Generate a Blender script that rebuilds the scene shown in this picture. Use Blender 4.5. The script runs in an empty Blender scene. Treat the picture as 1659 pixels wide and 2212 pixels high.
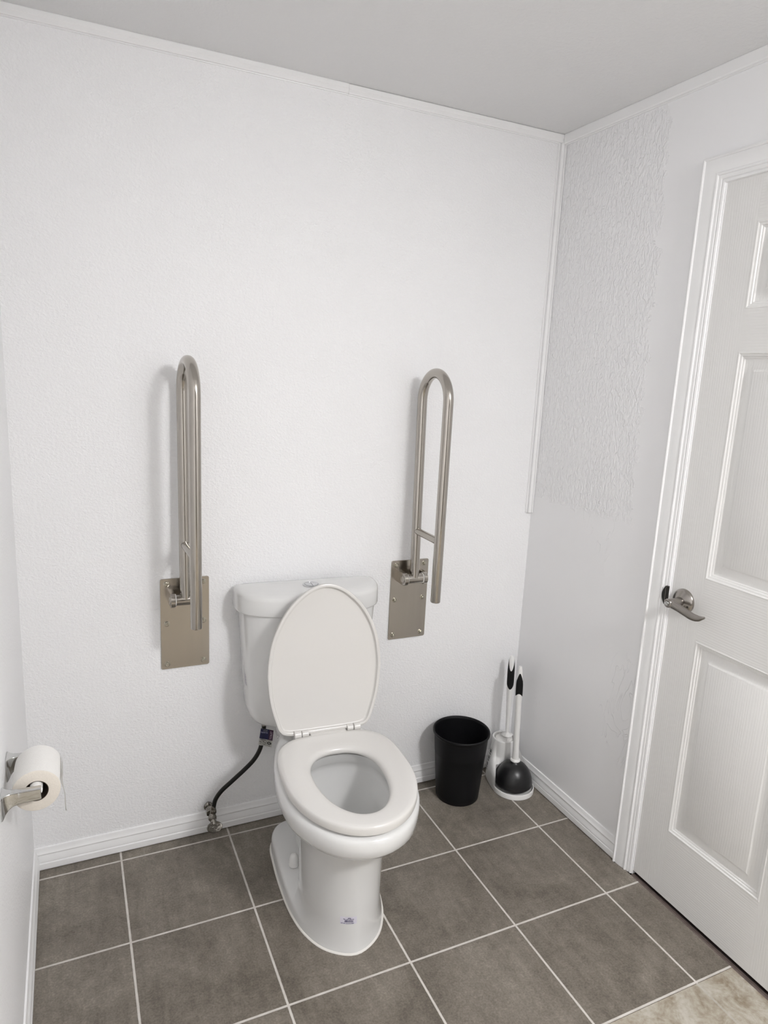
import bpy, bmesh, math, random
from mathutils import Vector, Matrix
from mathutils.bvhtree import BVHTree

random.seed(7)
C = bpy.context.scene.collection
sin, cos, pi = math.sin, math.cos, math.pi

# ------------------------------------------------------------------ materials
def new_mat(name):
    m = bpy.data.materials.new(name); m.use_nodes = True
    nt = m.node_tree; nt.nodes.clear()
    out = nt.nodes.new('ShaderNodeOutputMaterial')
    b = nt.nodes.new('ShaderNodeBsdfPrincipled')
    nt.links.new(b.outputs[0], out.inputs[0])
    return m, nt, b

def nd(nt, typ, **kw):
    n = nt.nodes.new(typ)
    for k, v in kw.items():
        if k in n.inputs: n.inputs[k].default_value = v
        else: setattr(n, k, v)
    return n

def coords(nt, scale=(1, 1, 1)):
    tc = nt.nodes.new('ShaderNodeTexCoord')
    mp = nt.nodes.new('ShaderNodeMapping')
    mp.inputs['Scale'].default_value = scale
    nt.links.new(tc.outputs['Object'], mp.inputs['Vector'])
    return mp.outputs[0]

def mth(nt, op, a, b=None, c=None):
    n = nt.nodes.new('ShaderNodeMath'); n.operation = op
    for i, v in enumerate((a, b, c)):
        if v is None: continue
        if isinstance(v, (int, float)): n.inputs[i].default_value = v
        else: nt.links.new(v, n.inputs[i])
    return n.outputs[0]

def noise(nt, vec, scale, detail=3, rough=.55, dist=0):
    n = nt.nodes.new('ShaderNodeTexNoise')
    n.inputs['Scale'].default_value = scale; n.inputs['Detail'].default_value = detail
    n.inputs['Roughness'].default_value = rough; n.inputs['Distortion'].default_value = dist
    nt.links.new(vec, n.inputs['Vector'])
    return n.outputs['Fac']

def ramp(nt, fac, stops):
    r = nt.nodes.new('ShaderNodeValToRGB'); e = r.color_ramp.elements
    while len(e) < len(stops): e.new(.5)
    for el, (p, c) in zip(e, stops):
        el.position = p; el.color = c if len(c) == 4 else (*c, 1)
    nt.links.new(fac, r.inputs[0])
    return r.outputs[0]

def bump(nt, b, height, strength, dist):
    n = nt.nodes.new('ShaderNodeBump')
    n.inputs['Distance'].default_value = dist
    if isinstance(strength, (int, float)): n.inputs['Strength'].default_value = strength
    else: nt.links.new(strength, n.inputs['Strength'])
    nt.links.new(height, n.inputs['Height'])
    nt.links.new(n.outputs[0], b.inputs['Normal'])
    return n

def simple(name, col, rough=.4, metal=0, spec=.5, coat=0, var=.03, vscale=30, bumps=None):
    m, nt, b = new_mat(name)
    v = coords(nt)
    f = noise(nt, v, vscale, 3)
    lo = tuple(max(0, c*(1-var)) for c in col); hi = tuple(min(1, c*(1+var)) for c in col)
    nt.links.new(ramp(nt, f, [(.3, lo), (.7, hi)]), b.inputs['Base Color'])
    b.inputs['Roughness'].default_value = rough; b.inputs['Metallic'].default_value = metal
    b.inputs['Specular IOR Level'].default_value = spec
    b.inputs['Coat Weight'].default_value = coat; b.inputs['Coat Roughness'].default_value = .04
    if bumps: bump(nt, b, noise(nt, v, bumps[0], 2), bumps[1], bumps[2])
    return m

WHITE = (.865, .865, .872)
def wall_mat(name, strength=.30, scale=105, col=WHITE, stretch=(1, 1, 1), rough=.42):
    m, nt, b = new_mat(name)
    v = coords(nt, stretch)
    h1 = noise(nt, v, scale, 3, .5, .6)
    h2 = noise(nt, v, scale*.32, 2, .5)
    h = mth(nt, 'ADD', mth(nt, 'MULTIPLY', ramp(nt, h1, [(.38, (0, 0, 0)), (.66, (1, 1, 1))]), 1.0), mth(nt, 'MULTIPLY', h2, .6))
    bump(nt, b, h, strength, .0022)
    f = noise(nt, v, 3.0, 2)
    nt.links.new(ramp(nt, f, [(.3, tuple(c*.985 for c in col)), (.7, col)]), b.inputs['Base Color'])
    b.inputs['Roughness'].default_value = rough; b.inputs['Specular IOR Level'].default_value = .45
    return m

M = {}
M['wall'] = wall_mat('painted_textured_wall', .40, 130, stretch=(1, 1, 1.25))
M['wall_plain'] = wall_mat('painted_plain_wall', .10, 60)
M['wall_far'] = wall_mat('far_wall_paint', .1, 60, (.20, .19, .18))
M['ceiling'] = wall_mat('ceiling_paint', .22, 85, (.78, .78, .785), rough=.7)
M['trim'] = simple('semi_gloss_trim_paint', (.86, .86, .86), .30, var=.015, vscale=12, bumps=(25, .04, .002))

def right_wall_mat():
    m, nt, b = new_mat('painted_patched_wall')
    tc = nt.nodes.new('ShaderNodeTexCoord'); sp = nt.nodes.new('ShaderNodeSeparateXYZ')
    nt.links.new(tc.outputs['Object'], sp.inputs[0])
    v = tc.outputs['Object']; y, z = sp.outputs['Y'], sp.outputs['Z']
    edge = mth(nt, 'MULTIPLY', mth(nt, 'SUBTRACT', noise(nt, coords(nt, (1, 1, 1.6)), 9, 4, .62), .5), .13)
    slope = mth(nt, 'MULTIPLY', mth(nt, 'SUBTRACT', z, 2.3), .035)
    e1 = mth(nt, 'ADD', mth(nt, 'ADD', y, edge), mth(nt, 'MULTIPLY', slope, -1))
    my = mth(nt, 'SMOOTH_MIN', 1.0, mth(nt, 'MAXIMUM', 0.0, mth(nt, 'MULTIPLY', mth(nt, 'ADD', e1, .468), 160)), .1)
    mz = mth(nt, 'MINIMUM', 1.0, mth(nt, 'MAXIMUM', 0.0, mth(nt, 'MULTIPLY', mth(nt, 'SUBTRACT', mth(nt, 'ADD', z, mth(nt, 'MULTIPLY', edge, .5)), 1.09), 60)))
    mask = mth(nt, 'MULTIPLY', my, mz)
    rough_h = noise(nt, coords(nt, (1, 1.25, .58)), 80, 2, .45, 1.0)
    hh = mth(nt, 'MULTIPLY', ramp(nt, rough_h, [(.35, (0, 0, 0)), (.68, (1, 1, 1))]), mask)
    # thin ridges left by the trowel in the smooth lower part
    wv = noise(nt, coords(nt, (1, 2.2, 1.0)), 5.5, 2, .5, 1.6)
    ridge = mth(nt, 'SUBTRACT', 1.0, mth(nt, 'MINIMUM', 1.0, mth(nt, 'MULTIPLY', mth(nt, 'ABSOLUTE', mth(nt, 'SUBTRACT', wv, .5)), 130)))
    sel = ramp(nt, noise(nt, v, 4.5, 2), [(.55, (0, 0, 0)), (.66, (1, 1, 1))])
    ridge = mth(nt, 'MULTIPLY', mth(nt, 'MULTIPLY', ridge, sel), mth(nt, 'SUBTRACT', 1.0, mz))
    low = mth(nt, 'MULTIPLY', noise(nt, v, 14, 2), .35)
    h = mth(nt, 'ADD', mth(nt, 'ADD', hh, mth(nt, 'MULTIPLY', ridge, .55)), low)
    bump(nt, b, h, .68, .0038)
    b.inputs['Base Color'].default_value = (*WHITE, 1)
    b.inputs['Roughness'].default_value = .34; b.inputs['Specular IOR Level'].default_value = .5
    return m
M['wall_patch'] = right_wall_mat()

X0, Y0, TS = .2399, .0503, .334
def tile_mat():
    m, nt, b = new_mat('grey_porcelain_tile')
    tc = nt.nodes.new('ShaderNodeTexCoord'); sp = nt.nodes.new('ShaderNodeSeparateXYZ')
    P = tc.outputs['Object']; nt.links.new(P, sp.inputs[0])
    u = mth(nt, 'DIVIDE', mth(nt, 'SUBTRACT', sp.outputs['X'], X0-TS*4), TS)
    w = mth(nt, 'DIVIDE', mth(nt, 'ADD', sp.outputs['Y'], Y0+TS*12), TS)
    def edge(t):
        f = mth(nt, 'FRACT', t)
        return mth(nt, 'MINIMUM', f, mth(nt, 'SUBTRACT', 1.0, f))
    wob = mth(nt, 'MULTIPLY', mth(nt, 'SUBTRACT', noise(nt, P, 60, 2), .5), .004)
    d = mth(nt, 'ADD', mth(nt, 'MINIMUM', edge(u), edge(w)), wob)
    g = mth(nt, 'MINIMUM', 1.0, mth(nt, 'MAXIMUM', 0.0, mth(nt, 'MULTIPLY', mth(nt, 'SUBTRACT', .0096, d), 500)))
    cell = nt.nodes.new('ShaderNodeCombineXYZ')
    nt.links.new(mth(nt, 'FLOOR', u), cell.inputs[0]); nt.links.new(mth(nt, 'FLOOR', w), cell.inputs[1])
    wn = nt.nodes.new('ShaderNodeTexWhiteNoise'); wn.noise_dimensions = '3D'
    nt.links.new(cell.outputs[0], wn.inputs['Vector'])
    big = noise(nt, P, 5, 5, .62, .6)
    fine = noise(nt, P, 190, 3, .7)
    streak = noise(nt, coords(nt, (14, 1.4, 1)), 3, 3, .6, .5)
    mid = noise(nt, P, 34, 4, .65, .8)
    t = mth(nt, 'ADD', mth(nt, 'ADD', mth(nt, 'MULTIPLY', big, .36), mth(nt, 'MULTIPLY', fine, .36)), mth(nt, 'ADD', mth(nt, 'MULTIPLY', streak, .14), mth(nt, 'MULTIPLY', mid, .20)))
    t = mth(nt, 'ADD', t, mth(nt, 'MULTIPLY', mth(nt, 'SUBTRACT', wn.outputs['Value'], .5), .05))
    col = ramp(nt, t, [(.42, (.105, .090, .072)), (.51, (.160, .140, .114)), (.59, (.212, .187, .155)), (.70, (.31, .28, .24))])
    speck = ramp(nt, noise(nt, P, 320, 1), [(.77, (0, 0, 0)), (.80, (1, 1, 1))])
    mx = nt.nodes.new('ShaderNodeMix'); mx.data_type = 'RGBA'
    nt.links.new(mth(nt, 'MULTIPLY', speck, .35), mx.inputs[0]); nt.links.new(col, mx.inputs[6]); mx.inputs[7].default_value = (.36, .34, .31, 1)
    gc = ramp(nt, noise(nt, P, 25, 3), [(.3, (.50, .47, .43)), (.7, (.64, .61, .57))])
    mg = nt.nodes.new('ShaderNodeMix'); mg.data_type = 'RGBA'
    nt.links.new(g, mg.inputs[0]); nt.links.new(mx.outputs[2], mg.inputs[6]); nt.links.new(gc, mg.inputs[7])
    nt.links.new(mg.outputs[2], b.inputs['Base Color'])
    nt.links.new(mth(nt, 'ADD', .46, mth(nt, 'MULTIPLY', g, .3)), b.inputs['Roughness'])
    h = mth(nt, 'SUBTRACT', mth(nt, 'MULTIPLY', fine, .10), mth(nt, 'MULTIPLY', g, .8))
    bump(nt, b, h, .35, .0015)
    b.inputs['Specular IOR Level'].default_value = .4
    return m
M['tile'] = tile_mat()

def beige_mat():
    m, nt, b = new_mat('beige_stone_tile')
    tc = nt.nodes.new('ShaderNodeTexCoord'); sp = nt.nodes.new('ShaderNodeSeparateXYZ')
    P = tc.outputs['Object']; nt.links.new(P, sp.inputs[0])
    S = .334
    def edge(t):
        f = mth(nt, 'FRACT', t)
        return mth(nt, 'MINIMUM', f, mth(nt, 'SUBTRACT', 1.0, f))
    u = mth(nt, 'DIVIDE', mth(nt, 'SUBTRACT', sp.outputs['X'], X0-TS*4), S)
    w = mth(nt, 'DIVIDE', mth(nt, 'ADD', sp.outputs['Y'], 1.378+S*12), S)
    d = mth(nt, 'MINIMUM', edge(u), edge(w))
    g = mth(nt, 'MINIMUM', 1.0, mth(nt, 'MAXIMUM', 0.0, mth(nt, 'MULTIPLY', mth(nt, 'SUBTRACT', .011, d), 300)))
    f = mth(nt, 'ADD', mth(nt, 'MULTIPLY', noise(nt, P, 13, 6, .68, .9), .75), mth(nt, 'MULTIPLY', noise(nt, P, 90, 3), .25))
    col = ramp(nt, f, [(.36, (.235, .19, .135)), (.48, (.36, .32, .255)), (.58, (.45, .42, .36)), (.72, (.53, .505, .45))])
    mg = nt.nodes.new('ShaderNodeMix'); mg.data_type = 'RGBA'
    nt.links.new(mth(nt, 'MULTIPLY', g, .4), mg.inputs[0]); nt.links.new(col, mg.inputs[6]); mg.inputs[7].default_value = (.50, .49, .46, 1)
    nt.links.new(mg.outputs[2], b.inputs['Base Color'])
    b.inputs['Roughness'].default_value = .45
    bump(nt, b, mth(nt, 'SUBTRACT', mth(nt, 'MULTIPLY', f, .3), mth(nt, 'MULTIPLY', g, .5)), .3, .002)
    return m
M['beige'] = beige_mat()

M['ceramic'] = simple('white_vitreous_china', (.71, .71, .70), .10, spec=.5, coat=.5, var=.008, vscale=6)
M['seat'] = simple('white_seat_plastic', (.675, .66, .636), .22, var=.006, vscale=8)
M['water'] = simple('bowl_water', (.42, .41, .385), .03, spec=.6, var=.02)

def steel(name, col, rough, stretch, amp=.10, metal=1.0):
    m, nt, b = new_mat(name)
    v = coords(nt, stretch)
    f = noise(nt, v, 60, 4, .65)
    g = noise(nt, coords(nt), 9, 3)
    nt.links.new(ramp(nt, mth(nt, 'ADD', mth(nt, 'MULTIPLY', f, .6), mth(nt, 'MULTIPLY', g, .4)), [(.3, tuple(c*.95 for c in col)), (.7, tuple(c*1.05 for c in col))]), b.inputs['Base Color'])
    nt.links.new(mth(nt, 'ADD', rough-amp/2, mth(nt, 'MULTIPLY', f, amp)), b.inputs['Roughness'])
    b.inputs['Metallic'].default_value = metal
    bump(nt, b, f, .02, .0004)
    return m
M['steel_tube'] = steel('brushed_steel_tube', (.46, .43, .39), .17, (.4, .4, .008), .03)
M['steel_plate'] = steel('brushed_steel_plate', (.48, .445, .40), .22, (.8, .8, .02), .06)
M['steel_bolt'] = steel('steel_bolt', (.46, .44, .38), .18, (1, 1, 1))
M['chrome'] = simple('polished_chrome', (.62, .62, .61), .06, 1, var=.02)
M['satin_nickel'] = steel('satin_nickel', (.36, .335, .31), .24, (1, .2, 1))
M['dark_bronze'] = simple('dark_strike_metal', (.03, .028, .026), .35, .6)
M['button'] = simple('flush_button_chrome', (.62, .62, .63), .14, 1, var=.02)
M['old_chrome'] = simple('worn_valve_chrome', (.25, .235, .21), .16, 1, var=.4, vscale=160, bumps=(220, .25, .001))
M['nylon'] = simple('washer_nylon', (.80, .80, .78), .35)
M['hose'] = simple('black_braided_hose', (.009, .008, .007), .45, spec=.3, bumps=(420, .4, .0008))
M['black_plastic'] = simple('black_bin_plastic', (.005, .005, .006), .5, spec=.22, bumps=(260, .06, .0005))
M['black_rubber'] = simple('black_rubber', (.009, .009, .010), .33, bumps=(90, .03, .001))
M['grip'] = simple('black_grip_rubber', (.006, .006, .006), .65, spec=.25)
M['white_plastic'] = simple('white_moulded_plastic', (.80, .795, .78), .30, var=.01)
M['bristle'] = simple('white_bristles', (.78, .77, .75), .6, bumps=(500, .6, .002))
M['paper'] = simple('tissue_paper', (.79, .78, .755), .9, spec=.1, var=.012, vscale=140, bumps=(300, .35, .0008))
M['paper_end'] = simple('tissue_roll_end', (.66, .615, .55), .95, spec=.05, var=.03, vscale=200, bumps=(420, .4, .0008))
M['card'] = simple('brown_core_card', (.05, .035, .022), .9)
M['tag_white'] = simple('tag_white_print', (.70, .69, .66), .35, var=.01)
M['tag_blue'] = simple('tag_navy_print', (.010, .011, .055), .3)
M['tag_purple'] = simple('tag_purple_print', (.035, .006, .030), .3)
M['tag_ink'] = simple('tag_black_ink', (.015, .014, .014), .5)
M['tag_pink'] = simple('tag_lettering_pink', (.72, .60, .70), .4)
M['tag_grey'] = simple('tag_lettering_grey', (.42, .42, .38), .4)
M['tag_pale'] = simple('tag_lettering_pale', (.68, .68, .86), .4)
M['sticker'] = simple('pale_sticker_film', (.66, .64, .72), .3, var=.01)
M['sticker_ink'] = simple('violet_sticker_ink', (.05, .04, .10), .5)
M['threshold'] = simple('brown_threshold_metal', (.13, .10, .09), .4, .3, var=.2, vscale=60)
M['gap'] = simple('dark_floor_gap', (.02, .017, .015), .9)

def door_mat(name, axis):
    m, nt, b = new_mat(name)
    st = (1, 1, .035) if axis == 'z' else (1, .035, 1)
    v = coords(nt, st)
    wob = noise(nt, coords(nt, (1, 1, .35) if axis == 'z' else (1, .35, 1)), 9, 2, .5)
    g = noise(nt, v, 230, 3, .6, .4)
    w = nt.nodes.new('ShaderNodeTexWave'); w.wave_type = 'BANDS'
    w.bands_direction = 'Y' if axis == 'z' else 'Z'
    w.inputs['Scale'].default_value = 44; w.inputs['Distortion'].default_value = 5.0
    w.inputs['Detail'].default_value = 2; w.inputs['Detail Scale'].default_value = .9
    nt.links.new(coords(nt, (1, 1, .12) if axis == 'z' else (1, .12, 1)), w.inputs['Vector'])
    h = mth(nt, 'ADD', mth(nt, 'MULTIPLY', g, .7), mth(nt, 'MULTIPLY', w.outputs['Fac'], .55))
    h = mth(nt, 'ADD', h, mth(nt, 'MULTIPLY', wob, .2))
    bump(nt, b, h, .30, .0009)
    b.inputs['Base Color'].default_value = (.77, .765, .75, 1)
    b.inputs['Roughness'].default_value = .36
    return m
M['door_v'] = door_mat('embossed_door_stile', 'z')
M['door_h'] = door_mat('embossed_door_rail', 'y')

# ------------------------------------------------------------------ mesh helpers
def link(name, me, parent=None):
    o = bpy.data.objects.new(name, me); C.objects.link(o)
    if parent is not None: o.parent = parent
    return o

def finish(bm, name, mats, parent=None, smooth=True, angle=40, recalc=True):
    if recalc: bmesh.ops.recalc_face_normals(bm, faces=bm.faces[:])
    me = bpy.data.meshes.new(name); bm.to_mesh(me); bm.free()
    for m in (mats if isinstance(mats, (list, tuple)) else [mats]): me.materials.append(m)
    if smooth:
        me.polygons.foreach_set('use_smooth', [True]*len(me.polygons))
        me.set_sharp_from_angle(angle=math.radians(angle))
    return link(name, me, parent)

def struct(o, **kw):
    o['kind'] = 'structure'; return o

def thing(name, label, cat, loc=(0, 0, 0), rotz=0, group=None):
    o = bpy.data.objects.new(name, None); C.objects.link(o)
    o.location = loc; o.rotation_euler = (0, 0, rotz); o.empty_display_size = .1
    o['label'] = label; o['category'] = cat
    if group: o['group'] = group
    return o

def add_loft(bm, rings, cap0=True, cap1=True, closed=True, mat=0):
    vs = [[bm.verts.new(p) for p in r] for r in rings]
    n = len(vs[0])
    for a, b in zip(vs[:-1], vs[1:]):
        for i in range(n if closed else n-1):
            j = (i+1) % n
            f = bm.faces.new((a[i], a[j], b[j], b[i])); f.material_index = mat
    def fan(r, flip):
        if len(r) <= 4:
            bm.faces.new(r if not flip else r[::-1]).material_index = mat; return
        c = bm.verts.new(sum((v.co for v in r), Vector())/len(r))
        for i in range(len(r)):
            bm.faces.new((r[i], r[(i+1) % len(r)], c)).material_index = mat
    if cap0: fan(vs[0], True)
    if cap1: fan(vs[-1], False)
    return vs

def add_box(bm, lo, hi, bev=0, seg=2):
    vs = [bm.verts.new((x, y, z)) for x in (lo[0], hi[0]) for y in (lo[1], hi[1]) for z in (lo[2], hi[2])]
    idx = [(0, 1, 3, 2), (4, 6, 7, 5), (0, 4, 5, 1), (2, 3, 7, 6), (0, 2, 6, 4), (1, 5, 7, 3)]
    fs = [bm.faces.new([vs[i] for i in f]) for f in idx]
    if bev:
        es = list({e for f in fs for e in f.edges})
        bmesh.ops.bevel(bm, geom=es, offset=bev, segments=seg, affect='EDGES', profile=.5)

def add_tube(bm, path, r, n=24, caps=True, squash=None):
    path = [Vector(p) for p in path]
    rad = r if isinstance(r, (list, tuple)) else [r]*len(path)
    T = []
    for i in range(len(path)):
        a = path[max(0, i-1)]; b = path[min(len(path)-1, i+1)]
        T.append((b-a).normalized())
    up = Vector((1, 0, 0)) if abs(T[0].x) < .8 else Vector((0, 1, 0))
    N = (up - T[0]*up.dot(T[0])).normalized()
    rings = []
    for i, p in enumerate(path):
        N = (N - T[i]*N.dot(T[i])).normalized(); B = T[i].cross(N)
        rr = rad[i]; ra, rb = rr if isinstance(rr, (tuple, list)) else (rr, rr)
        rings.append([p + N*ra*cos(2*pi*k/n) + B*rb*sin(2*pi*k/n) for k in range(n)])
    add_loft(bm, rings, caps, caps)

def add_lathe(bm, prof, n=64, center=(0, 0, 0), axis='z', closed_profile=False):
    """prof: list of (r, h)."""
    cx, cy, cz = center
    rings = []
    for r, h in prof:
        ring = []
        for k in range(n):
            a = 2*pi*k/n
            if axis == 'z': p = (cx+r*cos(a), cy+r*sin(a), cz+h)
            elif axis == 'y': p = (cx+r*cos(a), cy+h, cz+r*sin(a))
            else: p = (cx+h, cy+r*cos(a), cz+r*sin(a))
            ring.append(p)
        rings.append(ring)
    if closed_profile: rings.append(rings[0]); add_loft(bm, rings, False, False); bmesh.ops.remove_doubles(bm, verts=bm.verts[:], dist=1e-7)
    else: add_loft(bm, rings, prof[0][0] > 1e-6, prof[-1][0] > 1e-6)
    if any(r < 1e-6 for r, h in prof): bmesh.ops.remove_doubles(bm, verts=bm.verts[:], dist=1e-7)

def catmull(P, k, closed=True):
    n = len(P); out = []
    rng = range(n) if closed else range(n-1)
    for i in rng:
        if closed: p0, p1, p2, p3 = P[(i-1) % n], P[i], P[(i+1) % n], P[(i+2) % n]
        else: p0, p1, p2, p3 = P[max(0, i-1)], P[i], P[i+1], P[min(n-1, i+2)]
        for s in range(k):
            t = s/k
            out.append(tuple(.5*(2*b + (c-a)*t + (2*a-5*b+4*c-d)*t*t + (-a+3*b-3*c+d)*t**3) for a, b, c, d in zip(p0, p1, p2, p3)))
    if not closed: out.append(tuple(P[-1]))
    return out

def prism(bm, outline, axis, lo, hi):
    """outline: list of 2D points; axis 'x' -> outline is (y, z)."""
    def P(a, t):
        if axis == 'x': return (t, a[0], a[1])
        if axis == 'y': return (a[0], t, a[1])
        return (a[0], a[1], t)
    add_loft(bm, [[P(a, lo) for a in outline], [P(a, hi) for a in outline]])

def rrect(w, h, r, seg=5, cx=0, cy=0):
    pts = []
    for (sx, sy, a0) in ((1, 1, 0), (-1, 1, 90), (-1, -1, 180), (1, -1, 270)):
        for s in range(seg+1):
            a = math.radians(a0 + 90*s/seg)
            pts.append((cx+sx*(w/2-r)+r*cos(a), cy+sy*(h/2-r)+r*sin(a)))
    return pts

def profile_run(bm, prof, p0, p1, out, up=(0, 0, 1)):
    """sweep a profile of (out, up) points from p0 to p1."""
    p0, p1, out, up = Vector(p0), Vector(p1), Vector(out), Vector(up)
    add_loft(bm, [[p + out*a + up*b for a, b in prof] for p in (p0, p1)])

# ------------------------------------------------------------------ room shell
W, H, YB = 1.7133, 2.333, -4.2
def quad_slab(name, lo, hi, mat):
    bm = bmesh.new(); add_box(bm, lo, hi)
    return struct(finish(bm, name, mat, smooth=False))

quad_slab('wall_back', (-.12, 0, -.05), (W+.12, .1, H+.05), M['wall'])
quad_slab('wall_left', (-.1, YB, -.05), (0, 0, H+.05), M['wall'])
quad_slab('wall_front', (-.12, YB-.1, -.05), (W+.12, YB, H+.05), M['wall_far'])
quad_slab('ceiling', (-.1, YB, H), (W+.1, 0, H+.1), M['ceiling'])
DY0, DY1, DZ = -.684, -1.600, 2.052          # door opening in the right wall
bm = bmesh.new()
add_box(bm, (W, DY0, 0), (W+.1, 0, H)); add_box(bm, (W, YB, 0), (W+.1, DY1, H)); add_box(bm, (W, DY1, DZ), (W+.1, DY0, H))
struct(finish(bm, 'wall_right', M['wall_patch'], smooth=False))
quad_slab('floor', (0, -1.056, -.04), (1.706, 0, 0), M['tile'])
quad_slab('floor_2', (0, YB, -.04), (1.706, -1.056, -.0008), M['beige'])
bm = bmesh.new()
profile_run(bm, [(0, -.03), (0, -.001), (.004, .0015), (.012, .002), (.022, -.002), (.024, -.006), (.10, -.008), (.10, -.03)], (1.706, DY0-.002, 0), (1.706, DY1, 0), (1, 0, 0))
struct(finish(bm, 'trim_6', M['threshold'], smooth=False))

BB = [(0, .0), (.0115, .0), (.0125, .002), (.0125, .020), (.0105, .0225), (.0100, .0235), (.0118, .026), (.0110, .034), (.0085, .043),
      (.0075, .0465), (.0092, .0485), (.0100, .0515), (.0080, .056), (.0058, .061), (.0052, .066), (.0040, .0695), (0, .0705)]
BB = [(a, b+.0022) for a, b in BB]
for nm, p0, p1, out in (('baseboard_back', (.0, 0, 0), (W, 0, 0), (0, -1, 0)), ('baseboard_left', (0, -.012, 0), (0, YB, 0), (1, 0, 0)),
                        ('baseboard_right', (W, -.012, 0), (W, -.611, 0), (-1, 0, 0))):
    bm = bmesh.new(); profile_run(bm, BB, p0, p1, out)
    struct(finish(bm, nm, M['trim'], angle=25))

# flat battens at the ceiling and in the corner
CR = [(0, 0), (.010, 0), (.0115, -.002), (.0115, -.012), (.0100, -.0145), (.0100, -.0225), (.0085, -.0255), (.004, -.0265), (.0036, -.0285), (0, -.0285)]
bm = bmesh.new(); profile_run(bm, CR, (0, 0, H), (.922, 0, H), (0, -1, 0)); profile_run(bm, CR, (.9225, 0, H-.0008), (W, 0, H-.0008), (0, -1, 0))
struct(finish(bm, 'trim_1', M['trim'], angle=25))
CR2 = [(0, 0), (.012, 0), (.0135, -.002), (.0135, -.028), (.012, -.031), (.005, -.032), (.0045, -.0335), (0, -.0335)]
bm = bmesh.new(); profile_run(bm, CR2, (W, -.0125, H), (W, YB, H), (-1, 0, 0))
struct(finish(bm, 'trim_2', M['trim'], angle=25))
bm = bmesh.new()
CT = [(0, 0), (0, .004), (.0015, .0060), (.0040, .0060), (.0050, .0025), (.0062, .0025), (.0075, .0120), (.0170, .0130), (.0195, .0080), (.0212, .0080), (.0228, .0130), (.026, .0135), (.027, .011), (.027, 0)]
profile_run(bm, [(b, a) for a, b in CT], (1.6860, 0, 1.034), (1.6860, 0, H-.0285), (0, -1, 0), (1, 0, 0))
struct(finish(bm, 'trim_3', M['trim'], angle=25))

# door casing (mitred) and jamb
CW = .060
CP = [(0, 0), (0, .0135), (.0015, .0165), (.0050, .0175), (.0072, .0160), (.0080, .0125), (.0105, .0125), (.020, .0128), (.034, .0105), (.042, .0082),
      (.0435, .0100), (.0460, .0108), (.0490, .0095), (.0500, .0062), (.058, .0058), (.060, .0040), (.060, 0)]
yo, yi2, zt = -.612, -1.668, 2.112
bm = bmesh.new()
path = [((yo, 0), (-1, 0)), ((yo, zt), (-1, -1)), ((yi2, zt), (1, -1)), ((yi2, 0), (1, 0))]
rings = [[(W-h, y+dy*w, z+dz*w) for w, h in CP] for (y, z), (dy, dz) in path]
add_loft(bm, rings)
struct(finish(bm, 'trim_4', M['trim'], angle=20))
bm = bmesh.new()
JP = [(0, .003), (.0035, .0048), (.008, .0035), (.0098, -.001), (.0100, -.004), (.0100, -.09), (0, -.09)]
y1, y2, z1 = yo-CW, yi2+CW, zt-CW
path = [((y1, 0), (-1, 0)), ((y1, z1), (-1, -1)), ((y2, z1), (1, -1)), ((y2, 0), (1, 0))]
add_loft(bm, [[(W-h, y+dy*w, z+dz*w) for w, h in JP] for (y, z), (dy, dz) in path])
jamb = struct(finish(bm, 'trim_5', M['trim'], angle=20))
# latch strike: dark half-moon lip let into the jamb edge
bm = bmesh.new()
pts = [(-.6815, .954), (-.6815, .899)] + [(-.6735 + .0105*sin(pi*t) - .0105*(1-abs(2*t-1))*0, .899+.055*t) for t in [i/14 for i in range(15)]]
prism(bm, pts, 'x', W-.0118, W-.0040)
sp_ = finish(bm, 'strike_plate', M['dark_bronze'], jamb, smooth=False); sp_['label'] = 'dark half-moon latch strike plate'
bm = bmesh.new(); add_box(bm, (W-.0126, -.6772, .899), (W-.0117, -.6757, .955))
finish(bm, 'strike_lip', M['satin_nickel'], sp_, smooth=False)

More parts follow.
